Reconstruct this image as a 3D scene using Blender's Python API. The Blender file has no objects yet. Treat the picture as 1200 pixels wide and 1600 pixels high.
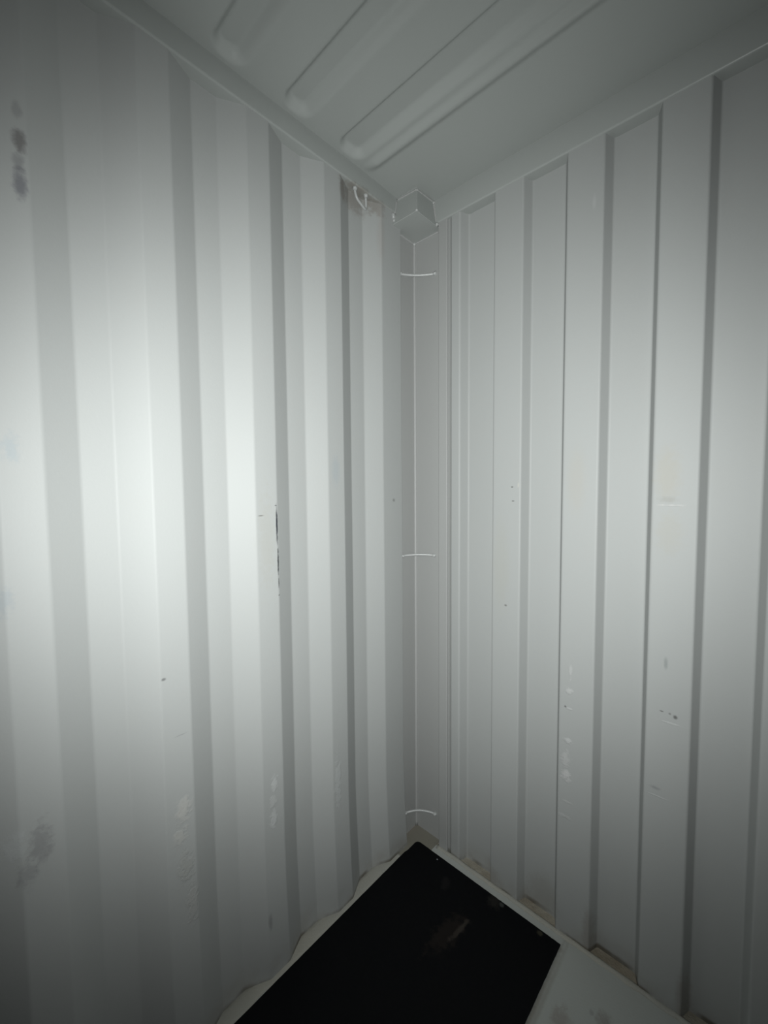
import bpy, bmesh, math, random
from mathutils import Vector, Matrix, noise

random.seed(7)
S = bpy.context.scene
COL = S.collection

# ------------------------------------------------------------------ camera
CAM = Vector((1.38727, 1.11011, 1.53730))
YAW, PITCH, ROLL, FPX = 3.8912891, -0.0568169, -0.0083183, 644.97
fwd = Vector((math.cos(YAW) * math.cos(PITCH), math.sin(YAW) * math.cos(PITCH), math.sin(PITCH)))
rt0 = fwd.cross(Vector((0, 0, 1))).normalized()
up0 = rt0.cross(fwd)
rt = rt0 * math.cos(ROLL) + up0 * math.sin(ROLL)
up = up0 * math.cos(ROLL) - rt0 * math.sin(ROLL)
cd = bpy.data.cameras.new('camera')
cd.sensor_fit = 'HORIZONTAL'
cd.sensor_width = 36.0
cd.lens = FPX * 36.0 / 1200.0
cd.clip_start = 0.01
cam = bpy.data.objects.new('camera', cd)
M = Matrix((rt, up, -fwd)).transposed().to_4x4()
M.translation = CAM
cam.matrix_world = M
COL.objects.link(cam)
S.camera = cam

# ------------------------------------------------------------------ world, the phone's torch, exposure
W = bpy.data.worlds.new('world')
S.world = W
W.use_nodes = True
W.node_tree.nodes['Background'].inputs[0].default_value = (0.5, 0.56, 0.58, 1)
W.node_tree.nodes['Background'].inputs[1].default_value = 0.0

ld = bpy.data.lights.new('phone_torch', 'POINT')
ld.energy = 126.4
ld.color = (0.97, 1.0, 0.985)
ld.shadow_soft_size = 0.006
# the torch's lens throws a beam: intensity by angle from its axis (the lamp's own -Z)
BEAM_W, BEAM_H, BEAM_P, BEAM_SPILL = 0.994, 0.908, 2.18, 0.0013
ld.use_nodes = True
lt = ld.node_tree
em = lt.nodes['Emission']
tcl = lt.nodes.new('ShaderNodeTexCoord')
sp = lt.nodes.new('ShaderNodeSeparateXYZ')
lt.links.new(tcl.outputs['Normal'], sp.inputs[0])
def lmath(op, a, b):
    n = lt.nodes.new('ShaderNodeMath'); n.operation = op
    for i, v in enumerate((a, b)):
        if isinstance(v, (int, float)): n.inputs[i].default_value = v
        else: lt.links.new(v, n.inputs[i])
    return n.outputs[0]
cosv = lmath('MAXIMUM', lmath('MULTIPLY', sp.outputs[2], -1.0), 0.02)
bx_ = lmath('DIVIDE', lmath('DIVIDE', sp.outputs[0], cosv), BEAM_W)
by_ = lmath('DIVIDE', lmath('DIVIDE', sp.outputs[1], cosv), BEAM_H)
q_ = lmath('POWER', lmath('ADD', lmath('MULTIPLY', bx_, bx_), lmath('MULTIPLY', by_, by_)), BEAM_P)
lt.links.new(lmath('ADD', lmath('DIVIDE', 1.0, lmath('ADD', 1.0, q_)), BEAM_SPILL), em.inputs['Strength'])
lo = bpy.data.objects.new('phone_torch', ld)
LPOS = CAM - rt * 0.018 + up * 0.012 - fwd * 0.005
AIM = (fwd + rt * 0.015 + up * 0.022).normalized()
lo.location = LPOS
lo.rotation_euler = AIM.to_track_quat('-Z', 'Y').to_euler()
COL.objects.link(lo)

S.view_settings.view_transform = 'Standard'
S.view_settings.look = 'None'
S.view_settings.gamma = 1.0
S.view_settings.use_curve_mapping = False
S.view_settings.exposure = 0.0

# ------------------------------------------------------------------ materials
def nd(nt, t, **kw):
    n = nt.nodes.new(t)
    for k, v in kw.items():
        setattr(n, k, v)
    return n

def math_node(nt, op, a, b=None, c=None):
    n = nd(nt, 'ShaderNodeMath', operation=op)
    for i, v in enumerate((a, b, c)):
        if v is None:
            continue
        if isinstance(v, (int, float)):
            n.inputs[i].default_value = v
        else:
            nt.links.new(v, n.inputs[i])
    return n.outputs[0]

def smooth(nt, v, a, b):
    n = nd(nt, 'ShaderNodeMapRange', interpolation_type='SMOOTHSTEP')
    nt.links.new(v, n.inputs[0])
    n.inputs[1].default_value = a
    n.inputs[2].default_value = b
    return n.outputs[0]

def noise_node(nt, vec, scale, detail=2.0, rough=0.5):
    n = nd(nt, 'ShaderNodeTexNoise')
    nt.links.new(vec, n.inputs['Vector'])
    n.inputs['Scale'].default_value = scale
    n.inputs['Detail'].default_value = detail
    n.inputs['Roughness'].default_value = rough
    return n.outputs['Fac']

def mix(nt, fac, a, b):
    n = nd(nt, 'ShaderNodeMix', data_type='RGBA')
    for s, v in ((0, fac), (6, a), (7, b)):
        if isinstance(v, (int, float)):
            n.inputs[s].default_value = v
        elif isinstance(v, tuple):
            n.inputs[s].default_value = v + (1.0,)
        else:
            nt.links.new(v, n.inputs[s])
    return n.outputs[2]

def paint(name, base, rough=0.45, spec=0.4, stains=(), axis='X', mottle=0.05, mottle_col=None, peel=0.04, dust=None,
          zaxis='Z', foot=None):
    """Painted surface: colour, low mottling, orange peel and a list of single stains and painted shade.
    stain or shade = (u, z, half width, half height, colour, strength, ragged, relief)"""
    m = bpy.data.materials.new(name)
    m.use_nodes = True
    nt = m.node_tree
    bs = nt.nodes['Principled BSDF']
    tc = nd(nt, 'ShaderNodeTexCoord').outputs['Object']
    sep = nd(nt, 'ShaderNodeSeparateXYZ')
    nt.links.new(tc, sep.inputs[0])
    U = sep.outputs[axis]
    Z = sep.outputs[zaxis]
    col = base
    mf = smooth(nt, noise_node(nt, tc, 2.3, 3), 0.35, 0.7)
    mc = mottle_col or tuple(c * 0.9 for c in base)
    col = mix(nt, math_node(nt, 'MULTIPLY', mf, mottle), base, mc)
    if mottle > 0:
        wf = smooth(nt, noise_node(nt, tc, 9.0, 4), 0.5, 0.75)
        col = mix(nt, math_node(nt, 'MULTIPLY', wf, mottle * 0.8), col, (base[0] * 1.03, base[1] * 0.98, base[2] * 0.93))
    if dust:
        dcol, z0, z1, k = dust
        zf = smooth(nt, Z, z1, z0)
        nf = smooth(nt, noise_node(nt, tc, 14.0, 5, 0.6), 0.3, 0.75)
        col = mix(nt, math_node(nt, 'MULTIPLY', math_node(nt, 'MULTIPLY', zf, nf), k), col, dcol)
    if foot:
        fcol, fz, fk = foot
        ff = math_node(nt, 'MULTIPLY', smooth(nt, Z, fz, fz * 0.35), smooth(nt, noise_node(nt, tc, 9.0, 4), 0.38, 0.62))
        col = mix(nt, math_node(nt, 'MULTIPLY', ff, fk), col, fcol)
    height = math_node(nt, 'MULTIPLY', noise_node(nt, tc, 160.0, 2), peel)
    height = math_node(nt, 'ADD', height, math_node(nt, 'MULTIPLY', noise_node(nt, tc, 11.0, 2), peel * 2.5))
    if stains:
        nz = noise_node(nt, tc, 55.0, 5, 0.65)
        nz = math_node(nt, 'SUBTRACT', nz, 0.5)
    for (u, z, w, h, c, k, rag, rel) in stains:
        c = tuple(v * (0.595 if sum(c) > 2.2 else 0.52) for v in c)   # paint chart values, scaled to this paint
        du = math_node(nt, 'DIVIDE', math_node(nt, 'SUBTRACT', U, u), w)
        dz = math_node(nt, 'DIVIDE', math_node(nt, 'SUBTRACT', Z, z), h)
        r = math_node(nt, 'SQRT', math_node(nt, 'ADD', math_node(nt, 'MULTIPLY', du, du), math_node(nt, 'MULTIPLY', dz, dz)))
        r = math_node(nt, 'ADD', r, math_node(nt, 'MULTIPLY', nz, rag * (2.2 if rel else 1.0)))
        f = smooth(nt, r, 1.2, 0.3)
        col = mix(nt, math_node(nt, 'MULTIPLY', f, k), col, c)
        if rel:
            lump = math_node(nt, 'MULTIPLY', f, math_node(nt, 'ADD', 0.7, math_node(nt, 'MULTIPLY', nz, 2.0)))
            height = math_node(nt, 'ADD', height, math_node(nt, 'MULTIPLY', lump, rel * 0.6))
    nt.links.new(col, bs.inputs['Base Color'])
    bs.inputs['Roughness'].default_value = rough
    bs.inputs['Specular IOR Level'].default_value = spec
    bp = nd(nt, 'ShaderNodeBump')
    bp.inputs['Distance'].default_value = 0.004
    bp.inputs['Strength'].default_value = 1.0
    nt.links.new(height, bp.inputs['Height'])
    nt.links.new(bp.outputs[0], bs.inputs['Normal'])
    return m

PAINT = (0.362, 0.373, 0.3675)
BRN = (0.30, 0.24, 0.17)
left_stains = [
    # black scrape along the fold, with its broken tail
    (0.6815, 1.425, 0.0045, 0.064, (0.03, 0.035, 0.05), 0.95, 0.5, -0.3),
    (0.6795, 1.31, 0.0040, 0.055, (0.04, 0.045, 0.05), 0.85, 0.9, -0.3),
    (0.6785, 1.245, 0.0030, 0.020, (0.08, 0.08, 0.08), 0.6, 1.2, 0),
    (0.6785, 1.207, 0.0042, 0.0022, (0.08, 0.08, 0.08), 0.8, 0.4, 0),
    (0.6840, 1.488, 0.0050, 0.0022, (0.10, 0.10, 0.10), 0.8, 0.4, 0),
    (0.7360, 1.459, 0.0110, 0.0020, (0.16, 0.15, 0.13), 0.8, 0.5, 0),
    (0.7180, 1.38, 0.030, 0.16, (0.66, 0.655, 0.60), 0.35, 1.4, 0.04),
    # violet-grey smudges in a column near the far left
    (1.249, 2.288, 0.010, 0.020, (0.30, 0.31, 0.31), 0.35, 1.6, 0),
    (1.247, 2.232, 0.013, 0.026, (0.16, 0.14, 0.14), 0.62, 1.6, 0),
    (1.250, 2.190, 0.012, 0.020, (0.22, 0.22, 0.24), 0.4, 1.6, 0),
    (1.249, 2.150, 0.013, 0.034, (0.17, 0.17, 0.22), 0.6, 1.6, 0),
    # small spot
    (1.022, 1.057, 0.0065, 0.0045, (0.20, 0.20, 0.20), 0.7, 0.7, 0),
    (0.985, 0.895, 0.020, 0.0015, (0.35, 0.36, 0.36), 0.5, 0.7, 0),
    # lumps of filler and runs in the paint
    (0.712, 0.612, 0.012, 0.028, (0.84, 0.86, 0.855), 0.6, 1.2, 0.6),
    (0.718, 0.555, 0.016, 0.022, (0.80, 0.82, 0.81), 0.4, 1.5, 0.5),
    (0.717, 0.500, 0.015, 0.030, (0.82, 0.84, 0.84), 0.6, 1.4, 0.6),
    (0.452, 0.47, 0.016, 0.11, (0.78, 0.81, 0.81), 0.4, 1.6, 0.5),
    (0.985, 0.690, 0.022, 0.035, (0.80, 0.785, 0.74), 0.5, 1.4, 0.5),
    (0.995, 0.625, 0.018, 0.028, (0.79, 0.78, 0.73), 0.4, 1.5, 0.5),
    (0.985, 0.530, 0.020, 0.045, (0.66, 0.67, 0.62), 0.35, 1.6, 0.6),
    (0.970, 0.420, 0.016, 0.060, (0.74, 0.73, 0.70), 0.35, 1.6, 0.6),
    # darker worn patches
    (1.275, 0.790, 0.022, 0.050, (0.36, 0.36, 0.37), 0.45, 1.3, 0.2),
    (1.300, 0.735, 0.018, 0.030, (0.38, 0.39, 0.40), 0.40, 1.3, 0.2),
    (1.315, 0.805, 0.020, 0.035, (0.74, 0.77, 0.78), 0.3, 1.4, 0.2),
    (0.742, 0.180, 0.008, 0.030, (0.34, 0.35, 0.35), 0.5, 1.3, 0),
    (1.288, 1.624, 0.016, 0.030, (0.52, 0.62, 0.68), 0.4, 1.5, 0.1),
    (1.311, 1.318, 0.016, 0.030, (0.50, 0.58, 0.64), 0.35, 1.5, 0.1),
    (0.440, 1.600, 0.022, 0.060, (0.54, 0.62, 0.67), 0.35, 1.3, 0),
    (0.136, 1.490, 0.009, 0.008, (0.30, 0.31, 0.29), 0.6, 1.0, 0),
    # rust by the welded ring and beside it
    (0.310, 2.590, 0.085, 0.050, (0.40, 0.35, 0.30), 0.5, 0.9, 0.1),
    (0.385, 2.580, 0.024, 0.045, (0.36, 0.31, 0.27), 0.6, 0.8, 0.1),
    (0.215, 2.600, 0.045, 0.035, (0.40, 0.35, 0.30), 0.5, 0.9, 0.1),
    (0.195, 2.500, 0.020, 0.120, (0.62, 0.56, 0.52), 0.3, 0.9, 0),
]
right_stains_and_shade = [
    (0.442, 1.539, 0.0055, 0.0026, (0.12, 0.12, 0.11), 0.85, 0.6, 0),
    (0.446, 1.489, 0.0060, 0.0020, (0.12, 0.12, 0.11), 0.85, 0.6, 0),
    (0.421, 1.108, 0.0060, 0.0045, (0.16, 0.16, 0.15), 0.75, 0.8, 0),
    (0.465, 1.545, 0.0040, 0.0120, (0.82, 0.80, 0.72), 0.6, 1.2, 0),
    (0.400, 1.250, 0.040, 0.200, (0.68, 0.68, 0.61), 0.3, 1.0, 0),
    # putty patch with a ridge across it
    (0.902, 1.570, 0.036, 0.085, (0.70, 0.69, 0.63), 0.75, 0.7, 0.12),
    (0.910, 1.405, 0.036, 0.070, (0.69, 0.69, 0.64), 0.6, 0.9, 0.12),
    (0.903, 1.500, 0.026, 0.010, (0.56, 0.56, 0.52), 0.5, 1.4, 0),
    (0.912, 1.484, 0.034, 0.0035, (0.84, 0.84, 0.82), 0.7, 0.6, 0.4),
    (0.660, 1.555, 0.034, 0.120, (0.71, 0.69, 0.63), 0.4, 1.0, 0),
    (0.905, 0.890, 0.0060, 0.0024, (0.20, 0.20, 0.19), 0.8, 0.6, 0),
    (0.925, 0.889, 0.0040, 0.0040, (0.32, 0.32, 0.31), 0.7, 0.9, 0),
    (0.938, 0.884, 0.0065, 0.0065, (0.16, 0.16, 0.15), 0.8, 0.8, 0),
    (0.912, 1.032, 0.0060, 0.0200, (0.38, 0.42, 0.41), 0.55, 1.0, 0),
    (0.925, 0.862, 0.0340, 0.0028, (0.82, 0.84, 0.83), 0.4, 0.9, 0.3),
    (0.895, 0.656, 0.0160, 0.0060, (0.38, 0.40, 0.40), 0.5, 1.3, 0),
    (0.900, 0.632, 0.0320, 0.0025, (0.80, 0.82, 0.82), 0.4, 0.9, 0.3),
    # dents and runs beside the fold
    (0.652, 0.930, 0.0050, 0.0260, (0.82, 0.83, 0.82), 0.45, 1.2, 0.4),
    (0.648, 0.862, 0.0120, 0.0120, (0.84, 0.85, 0.84), 0.55, 1.3, 0.7),
    (0.637, 0.806, 0.0045, 0.0045, (0.18, 0.18, 0.18), 0.75, 0.8, -0.4),
    (0.652, 0.803, 0.0120, 0.0035, (0.82, 0.83, 0.82), 0.5, 1.0, 0.5),
    (0.648, 0.692, 0.0150, 0.0100, (0.84, 0.85, 0.85), 0.6, 1.3, 0.8),
    (0.640, 0.628, 0.0160, 0.0260, (0.82, 0.82, 0.82), 0.45, 1.4, 0.6),
    (0.644, 0.572, 0.0150, 0.0240, (0.86, 0.85, 0.85), 0.65, 1.3, 0.8),
    (0.650, 0.480, 0.0200, 0.0040, (0.80, 0.81, 0.79), 0.35, 1.2, 0.3),
    (0.640, 0.425, 0.0200, 0.0080, (0.78, 0.79, 0.78), 0.3, 1.4, 0.4),
    (0.697, 2.395, 0.0060, 0.0260, (0.80, 0.81, 0.81), 0.35, 1.0, 0),
    (0.1715, 1.300, 0.0065, 1.75, (0.34, 0.34, 0.32), 0.5, 0.3, 0),  # shade in the seam beside the post, painted as a dark upright line
    # dirt at the foot of the folds
    (0.370, 0.030, 0.050, 0.050, (0.42, 0.38, 0.32), 0.35, 1.2, 0),
    (0.560, 0.060, 0.070, 0.090, (0.46, 0.44, 0.38), 0.35, 1.2, 0),
    (0.720, 0.060, 0.020, 0.100, (0.36, 0.31, 0.26), 0.4, 1.2, 0),
    (0.975, 0.060, 0.020, 0.090, (0.36, 0.31, 0.26), 0.4, 1.2, 0),
]
MAT_LEFT = paint('left_wall_paint', PAINT, 0.58, 0.35, left_stains, 'X', 0.08, dust=((0.24, 0.22, 0.185), 0.0, 0.10, 0.45), foot=((0.10, 0.085, 0.06), 0.020, 0.85))
MAT_RIGHT = paint('right_wall_paint', PAINT, 0.58, 0.35, right_stains_and_shade, 'Y', 0.08, dust=((0.24, 0.22, 0.185), 0.0, 0.10, 0.45), foot=((0.10, 0.085, 0.06), 0.020, 0.85))
MAT_PLAIN = paint('plain_paint', PAINT, 0.58, 0.35, (), 'X', 0.08)
MAT_CEIL = paint('ceiling_paint', (0.345, 0.363, 0.351), 0.34, 0.5, (), 'X', 0.06)
MAT_RAIL = paint('rail_paint', (0.33, 0.347, 0.336), 0.34, 0.5,
                 [(0.300, 2.608, 0.080, 0.018, (0.40, 0.35, 0.30), 0.6, 0.9, 0.1), (0.2, 2.608, 0.05, 0.016, (0.42, 0.37, 0.32), 0.5, 0.9, 0.1)], 'X', 0.06)
MAT_HEADER = paint('header_paint', (0.345, 0.362, 0.351), 0.34, 0.5, (), 'Y', 0.06)
MAT_POST = paint('post_paint', (0.335, 0.340, 0.334), 0.45, 0.4, (), 'X', 0.06)
MAT_BEAD = paint('weld_paint', (0.40, 0.41, 0.405), 0.32, 0.55, (), 'X', 0.05, peel=0.15)
FLOOR_STAINS = [   # worn margin along the edge of the black sheet, and brown scuffs
    (0.55, 0.6535, 0.62, 0.0075, (0.36, 0.33, 0.27), 0.75, 0.5, 0),
    (0.33, 0.6640, 0.42, 0.0100, (0.46, 0.44, 0.38), 0.5, 0.8, 0),
    (0.24, 0.722, 0.045, 0.032, (0.42, 0.36, 0.31), 0.5, 1.8, 0),
    (0.155, 0.812, 0.028, 0.022, (0.36, 0.32, 0.28), 0.5, 1.8, 0),
    (0.16, 0.780, 0.010, 0.008, (0.35, 0.35, 0.33), 0.4, 1.5, 0),
    (0.055, 0.640, 0.016, 0.020, (0.40, 0.38, 0.32), 0.6, 1.2, 0),
]
MAT_FLOOR = paint('floor_paint', (0.385, 0.402, 0.383), 0.55, 0.35, FLOOR_STAINS, 'X', 0.10, mottle_col=(0.30, 0.29, 0.26), peel=0.12, zaxis='Y')
MAT_LEDGE = paint('dirty_ledge', (0.36, 0.345, 0.295), 0.75, 0.2, (), 'X', 0.9, mottle_col=(0.22, 0.18, 0.125), peel=0.6, dust=((0.13, 0.10, 0.065), -0.3, 0.3, 0.9))
MAT_SEAL = paint('sealant', (0.315, 0.315, 0.285), 0.55, 0.35, (), 'X', 0.35, mottle_col=(0.44, 0.41, 0.34), peel=0.4)
MAT_PLATE = paint('corner_plate', (0.205, 0.198, 0.165), 0.6, 0.3, (), 'X', 0.5, mottle_col=(0.185, 0.155, 0.13), peel=0.2)
MAT_FILLET = paint('fillet_paint', (0.36, 0.365, 0.36), 0.5, 0.35, (), 'X', 0.05, peel=0.15)

def mat_black():
    m = paint('black_sheet', (0.0030, 0.0034, 0.0042), 0.62, 0.10, (), 'X', 0.0, peel=0.06)
    nt = m.node_tree
    bs = nt.nodes['Principled BSDF']
    tc = nd(nt, 'ShaderNodeTexCoord').outputs['Object']
    sep = nd(nt, 'ShaderNodeSeparateXYZ')
    nt.links.new(tc, sep.inputs[0])
    nz = math_node(nt, 'SUBTRACT', noise_node(nt, tc, 45.0, 5, 0.65), 0.5)
    col = bs.inputs['Base Color'].links[0].from_socket
    X, Y = sep.outputs['X'], sep.outputs['Y']
    for (x, y, w, h, ang, c, k, rag) in (
        (0.235, 0.373, 0.070, 0.011, -0.12, (0.075, 0.066, 0.055), 0.55, 1.8),
        (0.270, 0.350, 0.110, 0.045, -0.12, (0.022, 0.017, 0.014), 0.5, 2.0),
        (0.058, 0.157, 0.0040, 0.0045, 0.0, (0.30, 0.31, 0.34), 0.9, 0.4),
        (0.052, 0.440, 0.012, 0.010, 0.9, (0.09, 0.095, 0.09), 0.5, 1.5),
        (0.060, 0.415, 0.030, 0.030, 0.9, (0.030, 0.028, 0.024), 0.5, 2.2),
        (0.052, 0.585, 0.012, 0.012, 0.3, (0.07, 0.065, 0.045), 0.5, 1.5),
        (0.120, 0.240, 0.040, 0.018, 0.4, (0.015, 0.014, 0.014), 0.5, 2.0)):
        ca, sa = math.cos(ang), math.sin(ang)
        dx = math_node(nt, 'SUBTRACT', X, x)
        dy = math_node(nt, 'SUBTRACT', Y, y)
        a = math_node(nt, 'DIVIDE', math_node(nt, 'ADD', math_node(nt, 'MULTIPLY', dx, ca), math_node(nt, 'MULTIPLY', dy, sa)), w)
        b = math_node(nt, 'DIVIDE', math_node(nt, 'SUBTRACT', math_node(nt, 'MULTIPLY', dy, ca), math_node(nt, 'MULTIPLY', dx, sa)), h)
        r = math_node(nt, 'SQRT', math_node(nt, 'ADD', math_node(nt, 'MULTIPLY', a, a), math_node(nt, 'MULTIPLY', b, b)))
        r = math_node(nt, 'ADD', r, math_node(nt, 'MULTIPLY', nz, rag))
        col = mix(nt, math_node(nt, 'MULTIPLY', smooth(nt, r, 1.05, 0.4), k), col, c)
    nt.links.new(col, bs.inputs['Base Color'])
    return m
MAT_BLACK = mat_black()

# ------------------------------------------------------------------ helpers
def link(name, bm, mat, parent=None, smooth_all=True, recalc=True):
    if recalc:
        bmesh.ops.recalc_face_normals(bm, faces=bm.faces[:])
    me = bpy.data.meshes.new(name)
    bm.to_mesh(me)
    bm.free()
    me.materials.append(mat)
    if smooth_all:
        for p in me.polygons:
            p.use_smooth = True
    o = bpy.data.objects.new(name, me)
    COL.objects.link(o)
    if parent:
        o.parent = parent
    return o

def structure(o, label=None):
    o['kind'] = 'structure'
    if label:
        o['label'] = label
    return o

def tag(o, label, cat, group=None):
    o['label'] = label
    o['category'] = cat
    if group:
        o['group'] = group
    return o

def bevel_box(bm, lo_, hi_, r=0.004, seg=3):
    ret = bmesh.ops.create_cube(bm, size=1.0)
    vs = ret['verts']
    for v in vs:
        v.co = Vector([lo_[i] + (v.co[i] + 0.5) * (hi_[i] - lo_[i]) for i in range(3)])
    es = list({e for v in vs for e in v.link_edges})
    if r > 0:
        bmesh.ops.bevel(bm, geom=es, offset=r, segments=seg, affect='EDGES', profile=0.5)

def tube(bm, pts, rad, seg=10, cap=True):
    pts = [Vector(p) for p in pts]
    rads = rad if isinstance(rad, (list, tuple)) else [rad] * len(pts)
    rings = []
    prev = None
    for i, p in enumerate(pts):
        t = (pts[min(i + 1, len(pts) - 1)] - pts[max(i - 1, 0)]).normalized()
        if prev is None:
            a = t.orthogonal().normalized()
        else:
            a = (prev - t * prev.dot(t)).normalized()
        prev = a
        b = t.cross(a)
        rings.append([bm.verts.new(p + (a * math.cos(2 * math.pi * k / seg) + b * math.sin(2 * math.pi * k / seg)) * rads[i]) for k in range(seg)])
    for r0, r1 in zip(rings, rings[1:]):
        for k in range(seg):
            bm.faces.new((r0[k], r0[(k + 1) % seg], r1[(k + 1) % seg], r1[k]))
    if cap:
        bm.faces.new(rings[0][::-1])
        bm.faces.new(rings[-1])

def blob(bm, c, r, squash=(1, 1, 1), amp=0.25, seed=0, sub=2):
    ret = bmesh.ops.create_icosphere(bm, subdivisions=sub, radius=1.0)
    for v in ret['verts']:
        n = 1 + amp * noise.noise(v.co * 1.7 + Vector((seed, seed * 2, 0)))
        v.co = Vector(c) + Vector([v.co[i] * r * n * squash[i] for i in range(3)])

def round_profile(pts, rad, seg=5):
    """2-D polyline with its inner corners rounded, and a support point on either side of each bend."""
    P = [Vector(p) for p in pts]
    out = [P[0]]
    for i in range(1, len(P) - 1):
        a = (P[i - 1] - P[i]); b = (P[i + 1] - P[i])
        la, lb = a.length, b.length
        a.normalize(); b.normalize()
        cosang = max(-1, min(1, a.dot(b)))
        turn = math.pi - math.acos(cosang)
        if turn < 0.02:
            out.append(P[i]); continue
        t = min(rad * math.tan(turn / 2), la * 0.42, lb * 0.42)
        p0, p1 = P[i] + a * t, P[i] + b * t
        e = min(0.0015, t * 0.3)
        out.append(p0 + a * e)
        for k in range(seg + 1):
            u = k / seg
            out.append((1 - u) ** 2 * p0 + 2 * u * (1 - u) * P[i] + u * u * p1)
        out.append(p1 + b * e)
    out.append(P[-1])
    return out

def sheet(name, prof, place, zs, mat, wob=0.0006):
    """Extrude a rounded 2-D profile (s, depth) up through the heights zs; place(s, d, z) gives the 3-D point."""
    bm = bmesh.new()
    rows = []
    for z in zs:
        rows.append([bm.verts.new(place(s, d + wob * noise.noise(Vector((s * 5, z * 3.1, 7.7))), z)) for s, d in prof])
    for r0, r1 in zip(rows, rows[1:]):
        for k in range(len(prof) - 1):
            bm.faces.new((r0[k], r0[k + 1], r1[k + 1], r1[k]))
    return link(name, bm, mat, recalc=False)

def zsteps(a, b, n):
    return [a + (b - a) * i / n for i in range(n + 1)]

# ------------------------------------------------------------------ size of the container
LEN, WID = 5.90, 2.352
RAIL_Z, HEAD_Z = 2.6143, 2.5792
CEIL_Z = 2.6785

FOOT_Z = [-0.02, 0.0, 0.005, 0.010, 0.016, 0.024, 0.034, 0.046]
def foot_out(z):
    # the paint and filler run out over the floor at the foot of the side wall
    return 0.019 * max(0.0, min(1.0, 1 - z / 0.42)) ** 1.5

# corrugated side wall (left): 72 mm face, 68 mm slope, 70 mm recess, 36 mm deep
P0, PS, DS = 0.40128, 0.27805, 0.036
pts = [(0.085, 0.0)]
k = -1
while P0 + PS * k + 0.21 < LEN:
    x = P0 + PS * k
    pts += ([(x + 0.0, 0.0)] if k > -1 else []) + [(x + 0.072, 0.0), (x + 0.140, -DS), (x + 0.210, -DS)]
    k += 1
pts.append((LEN, -DS))
profS = round_profile(pts, 0.016)
wl = sheet('wall_left', profS, lambda s, d, z: Vector((s, d + foot_out(z), z)), FOOT_Z + zsteps(0.06, RAIL_Z + 0.03, 48), MAT_LEFT)
structure(wl, 'white painted corrugated steel side wall with a black scrape')
for p in wl.data.polygons: p.flip()
wb = sheet('wall_back', profS, lambda s, d, z: Vector((s, WID - d, z)), zsteps(-0.02, RAIL_Z + 0.03, 12), MAT_PLAIN)
structure(wb)

# corrugated end wall (right): steep folds 250 mm apart
Q0, QS, DE = 0.36640, 0.250, 0.040
WP, WS = 0.1065, 0.0165
pts = [(0.150, -0.010), (0.176, -0.010)]
for k in range(-1, 8):
    y = Q0 + QS * k
    if k > -1:
        pts.append((y, 0.0))
    else:
        pts += [(0.184, -0.002)]
    pts += [(y + WP, 0.0), (y + WP + WS, -DE)]
    if k < 7:
        pts.append((y + QS - WS, -DE))
pts[-1] = (Q0 + QS * 7 + WP, 0.0)
pts.append((WID - 0.06, 0.0))
profE = round_profile(pts, 0.008)
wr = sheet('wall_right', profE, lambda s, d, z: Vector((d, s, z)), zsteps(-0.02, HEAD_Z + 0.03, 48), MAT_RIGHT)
structure(wr, 'white painted corrugated steel end wall with narrow dark folds')

# ------------------------------------------------------------------ ceiling with its pressed troughs
def ceil_z(x, y):
    # slight fall to the front header, and a raised lip along the seam of the first trough
    z = CEIL_Z - 0.010 * max(0.0, min(1.0, (0.28 - x) / 0.28))
    if 0.262 < x < 0.318:
        t = (x - 0.262) / 0.056
        yk = max(0.0, min(1.0, (y - 0.015) / 0.05))
        z -= 0.010 * math.sin(math.pi * t) ** 2 * yk
    kk = round((x - 0.391) / 0.2135)
    if kk >= 0 and x < LEN - 0.2:
        c = 0.391 + 0.2135 * kk
        hx = 0.0535 if kk else 0.058
        cx = c if kk else 0.3865
        y0, y1 = 0.016, WID - 0.016
        r = 0.046
        qx = abs(x - cx) - (hx - r)
        qy = abs(y - (y0 + y1) / 2) - ((y1 - y0) / 2 - r)
        d = -(math.hypot(max(qx, 0), max(qy, 0)) + min(max(qx, qy), 0) - r)
        if d > 0:
            side = max(0.0, min(1.0, 0.5 + (x - cx) / (2 * hx) * 1.6))      # 1 on the far-from-corner side
            wy = max(0.0, min(1.0, max(qy, 0) / r))
            w_soft = 0.036 if kk == 0 else 0.046
            w = (1 - side) * w_soft + side * 0.022
            w = w * (1 - wy) + wy * 0.032
            t = min(1.0, d / w)
            z += 0.019 * t * t * (3 - 2 * t)
    return z

xs = [-0.05 + 0.0045 * i for i in range(int(2.2 / 0.0045))]
while xs[-1] < LEN:
    xs.append(xs[-1] + 0.012)
ys = [-0.05, -0.02] + [0.0 + 0.0045 * i for i in range(28)] + [0.14, 0.2] + [0.2 + 0.15 * i for i in range(1, 14)] + [2.22] + [2.24 + 0.008 * i for i in range(15)] + [2.40]
bm = bmesh.new()
rows = [[bm.verts.new((x, y, ceil_z(x, y))) for y in ys] for x in xs]
for r0, r1 in zip(rows, rows[1:]):
    for k in range(len(ys) - 1):
        bm.faces.new((r0[k], r0[k + 1], r1[k + 1], r1[k]))
ce = link('ceiling', bm, MAT_CEIL, recalc=False)
structure(ce, 'grey painted steel ceiling with pressed cross troughs')

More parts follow.
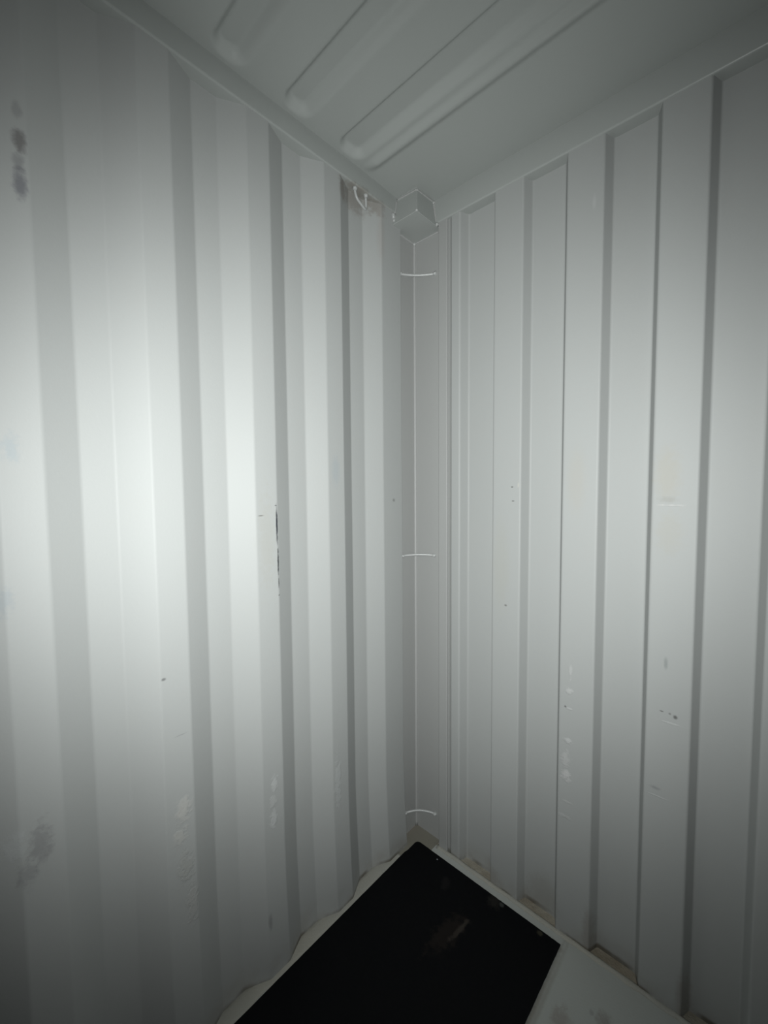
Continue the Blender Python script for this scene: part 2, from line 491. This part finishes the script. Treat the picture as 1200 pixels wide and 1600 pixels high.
# ------------------------------------------------------------------ top rails, corner post and casting
bm = bmesh.new()
bevel_box(bm, (0.10, -0.060, RAIL_Z), (LEN, 0.0045, CEIL_Z + 0.03), 0.006, 5)
structure(link('trim_1', bm, MAT_RAIL), 'grey steel top rail along the left wall')
bm = bmesh.new()
bevel_box(bm, (0.10, WID, RAIL_Z), (LEN, WID + 0.06, CEIL_Z + 0.03), 0.0045)
structure(link('trim_2', bm, MAT_RAIL))
bm = bmesh.new()
bevel_box(bm, (-0.060, 0.100, HEAD_Z), (0.0045, WID - 0.10, CEIL_Z + 0.02), 0.006, 5)
structure(link('trim_3', bm, MAT_HEADER), 'grey steel header beam along the right wall')

def corner_post(name, mirror):
    f = (lambda y: y) if not mirror else (lambda y: WID - y)
    bm = bmesh.new()
    prof = round_profile([(0.135, -0.0205), (-0.029, -0.0205), (-0.029, 0.122), (-0.0005, 0.122), (-0.0005, 0.165), (-0.012, 0.165)], 0.004, 4)
    rows = [[bm.verts.new((x, f(y), z)) for x, y in prof] for z in zsteps(-0.01, 2.60, 10)]
    for r0, r1 in zip(rows, rows[1:]):
        for k in range(len(prof) - 1):
            q = (r0[k], r0[k + 1], r1[k + 1], r1[k])
            bm.faces.new(q[::-1] if not mirror else q)
    post = structure(link(name, bm, MAT_POST, recalc=False), None if mirror else 'grey steel corner post between the two walls')
    # casting: bottom face flat, its leading edge leaning back a little
    bm = bmesh.new()
    lowz, topz = 2.567, 2.660
    B = [(-0.040, -0.030), (0.131, -0.030), (0.131, 0.119), (-0.040, 0.119)]
    Tt = [(-0.040, -0.030), (0.110, -0.030), (0.110, 0.103), (-0.040, 0.103)]
    vb = [bm.verts.new((x, f(y), lowz)) for x, y in B]
    vt = [bm.verts.new((x, f(y), topz)) for x, y in Tt]
    vu = [bm.verts.new((x, f(y), CEIL_Z + 0.02)) for x, y in Tt]
    bm.faces.new(vb[::-1])
    for A_, B_ in ((vb, vt), (vt, vu)):
        for i in range(4):
            j = (i + 1) % 4
            bm.faces.new((A_[i], A_[j], B_[j], B_[i]))
    bm.faces.new(vu)
    bmesh.ops.recalc_face_normals(bm, faces=bm.faces[:])
    ed = [e for e in bm.edges if not (e.verts[0] in vu and e.verts[1] in vu) and not any(v in vt and w in vt for v, w in (e.verts,))]
    bmesh.ops.bevel(bm, geom=[e for e in ed if e.is_valid], offset=0.003, segments=3, affect='EDGES')
    link('corner_casting', bm, MAT_HEADER, post, smooth_all=False)
    # weld seams
    bm = bmesh.new()
    n = 120
    tube(bm, [(-0.0275 + 0.0006 * noise.noise(Vector((0, 0, i * 0.9))), f(-0.0190 + 0.0006 * noise.noise(Vector((5, 0, i * 0.9)))), 0.0 + 2.57 * i / n) for i in range(n + 1)],
         [0.0068 + 0.0006 * noise.noise(Vector((9, 0, i * 1.3))) for i in range(n + 1)], 8)
    link('weld_seam', bm, MAT_FILLET, post)
    for a, b, m_, r_ in (((-0.028, -0.0195, 2.566), (0.125, -0.0195, 2.566), 26, 0.0036),
                    ((-0.028, -0.0195, 2.566), (-0.028, 0.116, 2.566), 26, 0.0036),
                    ((0.109, 0.006, 2.668), (0.1095, 0.1025, 2.661), 16, 0.0034),
                    ((0.1095, 0.1025, 2.661), (0.004, 0.1025, 2.666), 16, 0.0034),
                    ((0.004, 0.117, 2.575), (0.004, 0.104, 2.660), 14, 0.0040),
                    ((0.121, 0.002, 2.612), (0.111, 0.002, 2.662), 12, 0.0040)):
        bm = bmesh.new()
        a, b = Vector(a), Vector(b)
        P = [a.lerp(b, i / m_) + Vector((noise.noise(Vector((i * 1.1, 3, 0))), noise.noise(Vector((i * 1.1, 8, 0))), noise.noise(Vector((i * 1.1, 13, 0))))) * 0.001 for i in range(m_ + 1)]
        P = [Vector((p.x, f(p.y), p.z)) for p in P]
        tube(bm, P, [r_ + 0.0012 * noise.noise(Vector((i * 1.7, 1, 4))) for i in range(m_ + 1)], 8)
        link('weld_seam', bm, MAT_FILLET, post)
    bm = bmesh.new()
    blob(bm, (0.131, f(0.119), 2.569), 0.0055, amp=0.3, seed=2)
    blob(bm, (0.128, f(0.002), 2.602), 0.009, (1, 0.8, 1.3), 0.5, 4)
    blob(bm, (0.126, f(0.003), 2.585), 0.007, (1, 0.8, 1.3), 0.5, 6)
    blob(bm, (0.003, f(0.119), 2.575), 0.007, amp=0.4, seed=7)
    blob(bm, (0.004, f(0.104), 2.662), 0.006, amp=0.4, seed=8)
    blob(bm, (-0.024, f(-0.016), 2.563), 0.007, amp=0.3, seed=9)
    link('weld_drops', bm, MAT_BEAD, post)
    bm = bmesh.new()
    ys_ = sorted((f(-0.022), f(0.110)))
    bevel_box(bm, (-0.031, ys_[0], -0.03), (0.140, ys_[1], 0.0012), 0.0006, 1)
    link('foot_plate', bm, MAT_PLATE, post, smooth_all=False)
    return post
corner_post('trim_4', False)
corner_post('trim_5', True)

# ------------------------------------------------------------------ floor, ledges, beads of sealant
bm = bmesh.new()
bevel_box(bm, (0.0, 0.0, -0.028), (LEN, WID, 0.0), 0.0, 1)
structure(link('floor', bm, MAT_FLOOR, smooth_all=False), 'pale grey painted floor')
bm = bmesh.new()
bevel_box(bm, (-0.06, 0.10, -0.10), (0.0, WID - 0.1, -0.0015), 0.0, 1)
structure(link('trim_6', bm, MAT_LEDGE, smooth_all=False), 'dirty ledge behind the folds of the right wall')
bm = bmesh.new()
bevel_box(bm, (0.12, -0.06, -0.10), (LEN, 0.0, -0.0005), 0.0, 1)
structure(link('trim_7', bm, MAT_LEDGE, smooth_all=False), 'dirty ledge behind the folds of the left wall')
bm = bmesh.new()
bevel_box(bm, (0.12, WID, -0.10), (LEN, WID + 0.06, 0.008), 0.0, 1)
structure(link('trim_8', bm, MAT_LEDGE, smooth_all=False))

def seal_strip(name, place, a, b, prof, step, seed, amp):
    """Ragged strip of sealant: a closed cross-section swept along the foot of a wall."""
    bm = bmesh.new()
    n = int((b - a) / step)
    rows = []
    for i in range(n + 1):
        s = a + (b - a) * i / n
        k1 = 1 + amp * noise.noise(Vector((s * 22, seed, 0))) + 0.5 * amp * noise.noise(Vector((s * 70, seed, 3)))
        k2 = 1 + amp * noise.noise(Vector((s * 17, seed, 9)))
        rows.append([bm.verts.new(place(s, d * k1, z * k2)) for d, z in prof])
    m_ = len(prof)
    for r0, r1 in zip(rows, rows[1:]):
        for k in range(m_):
            bm.faces.new((r0[k], r0[(k + 1) % m_], r1[(k + 1) % m_], r1[k]))
    bm.faces.new(rows[0]); bm.faces.new(rows[-1][::-1])
    return structure(link(name, bm, MAT_SEAL), 'pale sealant along the foot of the wall')
seal_strip('trim_9', lambda s, d, z: Vector((d, s, z)), 0.118, WID - 0.12,
           [(-0.006, -0.004), (-0.005, 0.004), (0.0, 0.007), (0.005, 0.006), (0.011, 0.002), (0.014, -0.004)], 0.012, 1.0, 0.35)
seal_strip('trim_10', lambda s, d, z: Vector((s, d, z)), 0.142, LEN - 0.05,
           [(-0.024, -0.004), (-0.020, 0.0015), (-0.006, 0.0035), (0.008, 0.004), (0.022, 0.0035), (0.032, 0.002), (0.036, -0.004)], 0.009, 5.0, 0.22)

# ------------------------------------------------------------------ door end and its doors (behind the camera)
for i, (y0, y1) in enumerate(((0.0, WID / 2 - 0.003), (WID / 2 + 0.003, WID))):
    pr = [(y0 - (0.04 if i == 0 else 0), 0.0)]
    n = 4
    w = (y1 - y0) / n
    for j in range(n):
        a = y0 + w * j
        pr += [(a + w * 0.2, 0.0), (a + w * 0.3, 0.03), (a + w * 0.7, 0.03), (a + w * 0.8, 0.0)]
    pr.append((y1 + (0.04 if i == 1 else 0), 0.0))
    structure(sheet('door_%d' % (i + 1), round_profile(pr, 0.01, 3), lambda s, d, z: Vector((LEN + d, s, z)), zsteps(-0.02, CEIL_Z + 0.02, 4), MAT_PLAIN))

# ------------------------------------------------------------------ things
# black sheet lying on the floor in the corner
bm = bmesh.new()
X0, X1, Y0, Y1, TH = 0.0395, 3.2, 0.0381, 0.6485, 0.0045
out = []
def edge_pts(a, b, n, nrm, amp, seed):
    a, b = Vector(a), Vector(b)
    return [a.lerp(b, i / n) + Vector(nrm) * amp * noise.noise(Vector((i * 0.8, seed, 0))) for i in range(n)]
R = 0.018
arc = [(X0 + R - R * math.cos(t), Y0 + R - R * math.sin(t)) for t in [math.pi / 2 * i / 6 for i in range(7)]]
out += edge_pts((X0, Y1), (X0, Y0 + R), 60, (1, 0), 0.0010, 1)
out += [Vector(p) for p in arc[:-1]]
out += edge_pts((X0 + R, Y0 + 0.000), (X0 + 0.075, Y0 + 0.000), 6, (0, 1), 0.0004, 2)
out += edge_pts((X0 + 0.082, Y0 - 0.004), (X1, Y0 - 0.001), 160, (0, 1), 0.0010, 3)
out += edge_pts((X1, Y0 - 0.001), (X1, Y1), 20, (1, 0), 0.001, 4)
out += edge_pts((X1, Y1), (X0, Y1), 160, (0, 1), 0.0012, 5)
base = [bm.verts.new((p.x, p.y, 0.0002)) for p in out]
fb = bm.faces.new(base)
ret = bmesh.ops.extrude_face_region(bm, geom=[fb])
tv = [v for v in ret['geom'] if isinstance(v, bmesh.types.BMVert)]
for v in tv:
    v.co.z = TH
mat_o = link('floor_mat', bm, MAT_BLACK, smooth_all=False)
tag(mat_o, 'black floor mat with faint brown scuffs, lying in the corner on the pale floor', 'mat')

# welded rods across the corner post
def lashing_bar(label, xa, yb, z, za, zb, bow, arch):
    e = bpy.data.objects.new('lashing_bar', None)
    e.empty_display_size = 0.03
    e.location = (0.0, 0.0, z)
    COL.objects.link(e)
    tag(e, label, 'bar', 'lashing bars welded across the corner post')
    a = Vector((xa, -0.0185, za)); b = Vector((-0.027, yb, zb))
    mid = (a + b) / 2
    inward = Vector((-0.029, -0.0205, 0)) - Vector((mid.x, mid.y, 0))
    inward.z = 0
    inward.normalize()
    P = []
    for i in range(15):
        t = i / 14
        k = math.sin(math.pi * t) ** 0.8 if 0 < t < 1 else 0
        P.append(a.lerp(b, t) + inward * bow * k + Vector((0, 0, arch * k)))
    bm = bmesh.new()
    tube(bm, P, 0.0052, 10)
    link('rod', bm, MAT_BEAD, e)
    for q, sd in ((a, 1), (b, 2)):
        bm = bmesh.new()
        blob(bm, q, 0.0095, (1, 1, 0.8), 0.4, sd + z * 3)
        link('weld', bm, MAT_BEAD, e)
    return e
lashing_bar('top rod across the corner post, just under the corner casting', 0.066, 0.087, 2.409, 0.002, 0.000, 0.007, -0.003)
lashing_bar('middle rod across the corner post, about halfway up', 0.060, 0.082, 1.252, -0.001, 0.001, 0.007, 0.003)
lashing_bar('bottom rod across the corner post, arched just above the floor plate', 0.050, 0.084, 0.106, -0.003, 0.003, 0.008, 0.008)

# ring welded under the left top rail
ring = bpy.data.objects.new('lashing_ring', None)
ring.empty_display_size = 0.03
ring.location = (0.297, -0.010, RAIL_Z)
COL.objects.link(ring)
tag(ring, 'small rusty welded ring hanging under the left top rail near the corner', 'ring')
bm = bmesh.new()
ctrl = [(0.027, 0.0, 0.000), (0.024, -0.001, -0.014), (0.013, -0.002, -0.031), (-0.010, -0.004, -0.040), (-0.030, -0.007, -0.044), (-0.038, -0.009, -0.036), (-0.034, -0.005, -0.018), (-0.027, 0.0, 0.000)]
P = []
for i in range(len(ctrl) - 1):
    p0 = Vector(ctrl[max(i - 1, 0)]); p1 = Vector(ctrl[i]); p2 = Vector(ctrl[i + 1]); p3 = Vector(ctrl[min(i + 2, len(ctrl) - 1)])
    for j in range(5):
        t = j / 5
        P.append(0.5 * ((2 * p1) + (p2 - p0) * t + (2 * p0 - 5 * p1 + 4 * p2 - p3) * t * t + (3 * p1 - p0 - 3 * p2 + p3) * t ** 3))
P.append(Vector(ctrl[-1]))
tube(bm, P, 0.0048, 10)
link('loop', bm, MAT_BEAD, ring)
for q, sd in (((0.028, 0.002, -0.004), 3), ((-0.027, 0.002, -0.003), 5)):
    bm = bmesh.new()
    blob(bm, q, 0.0085, (1.1, 1, 0.9), 0.5, sd)
    link('weld', bm, MAT_BEAD, ring)
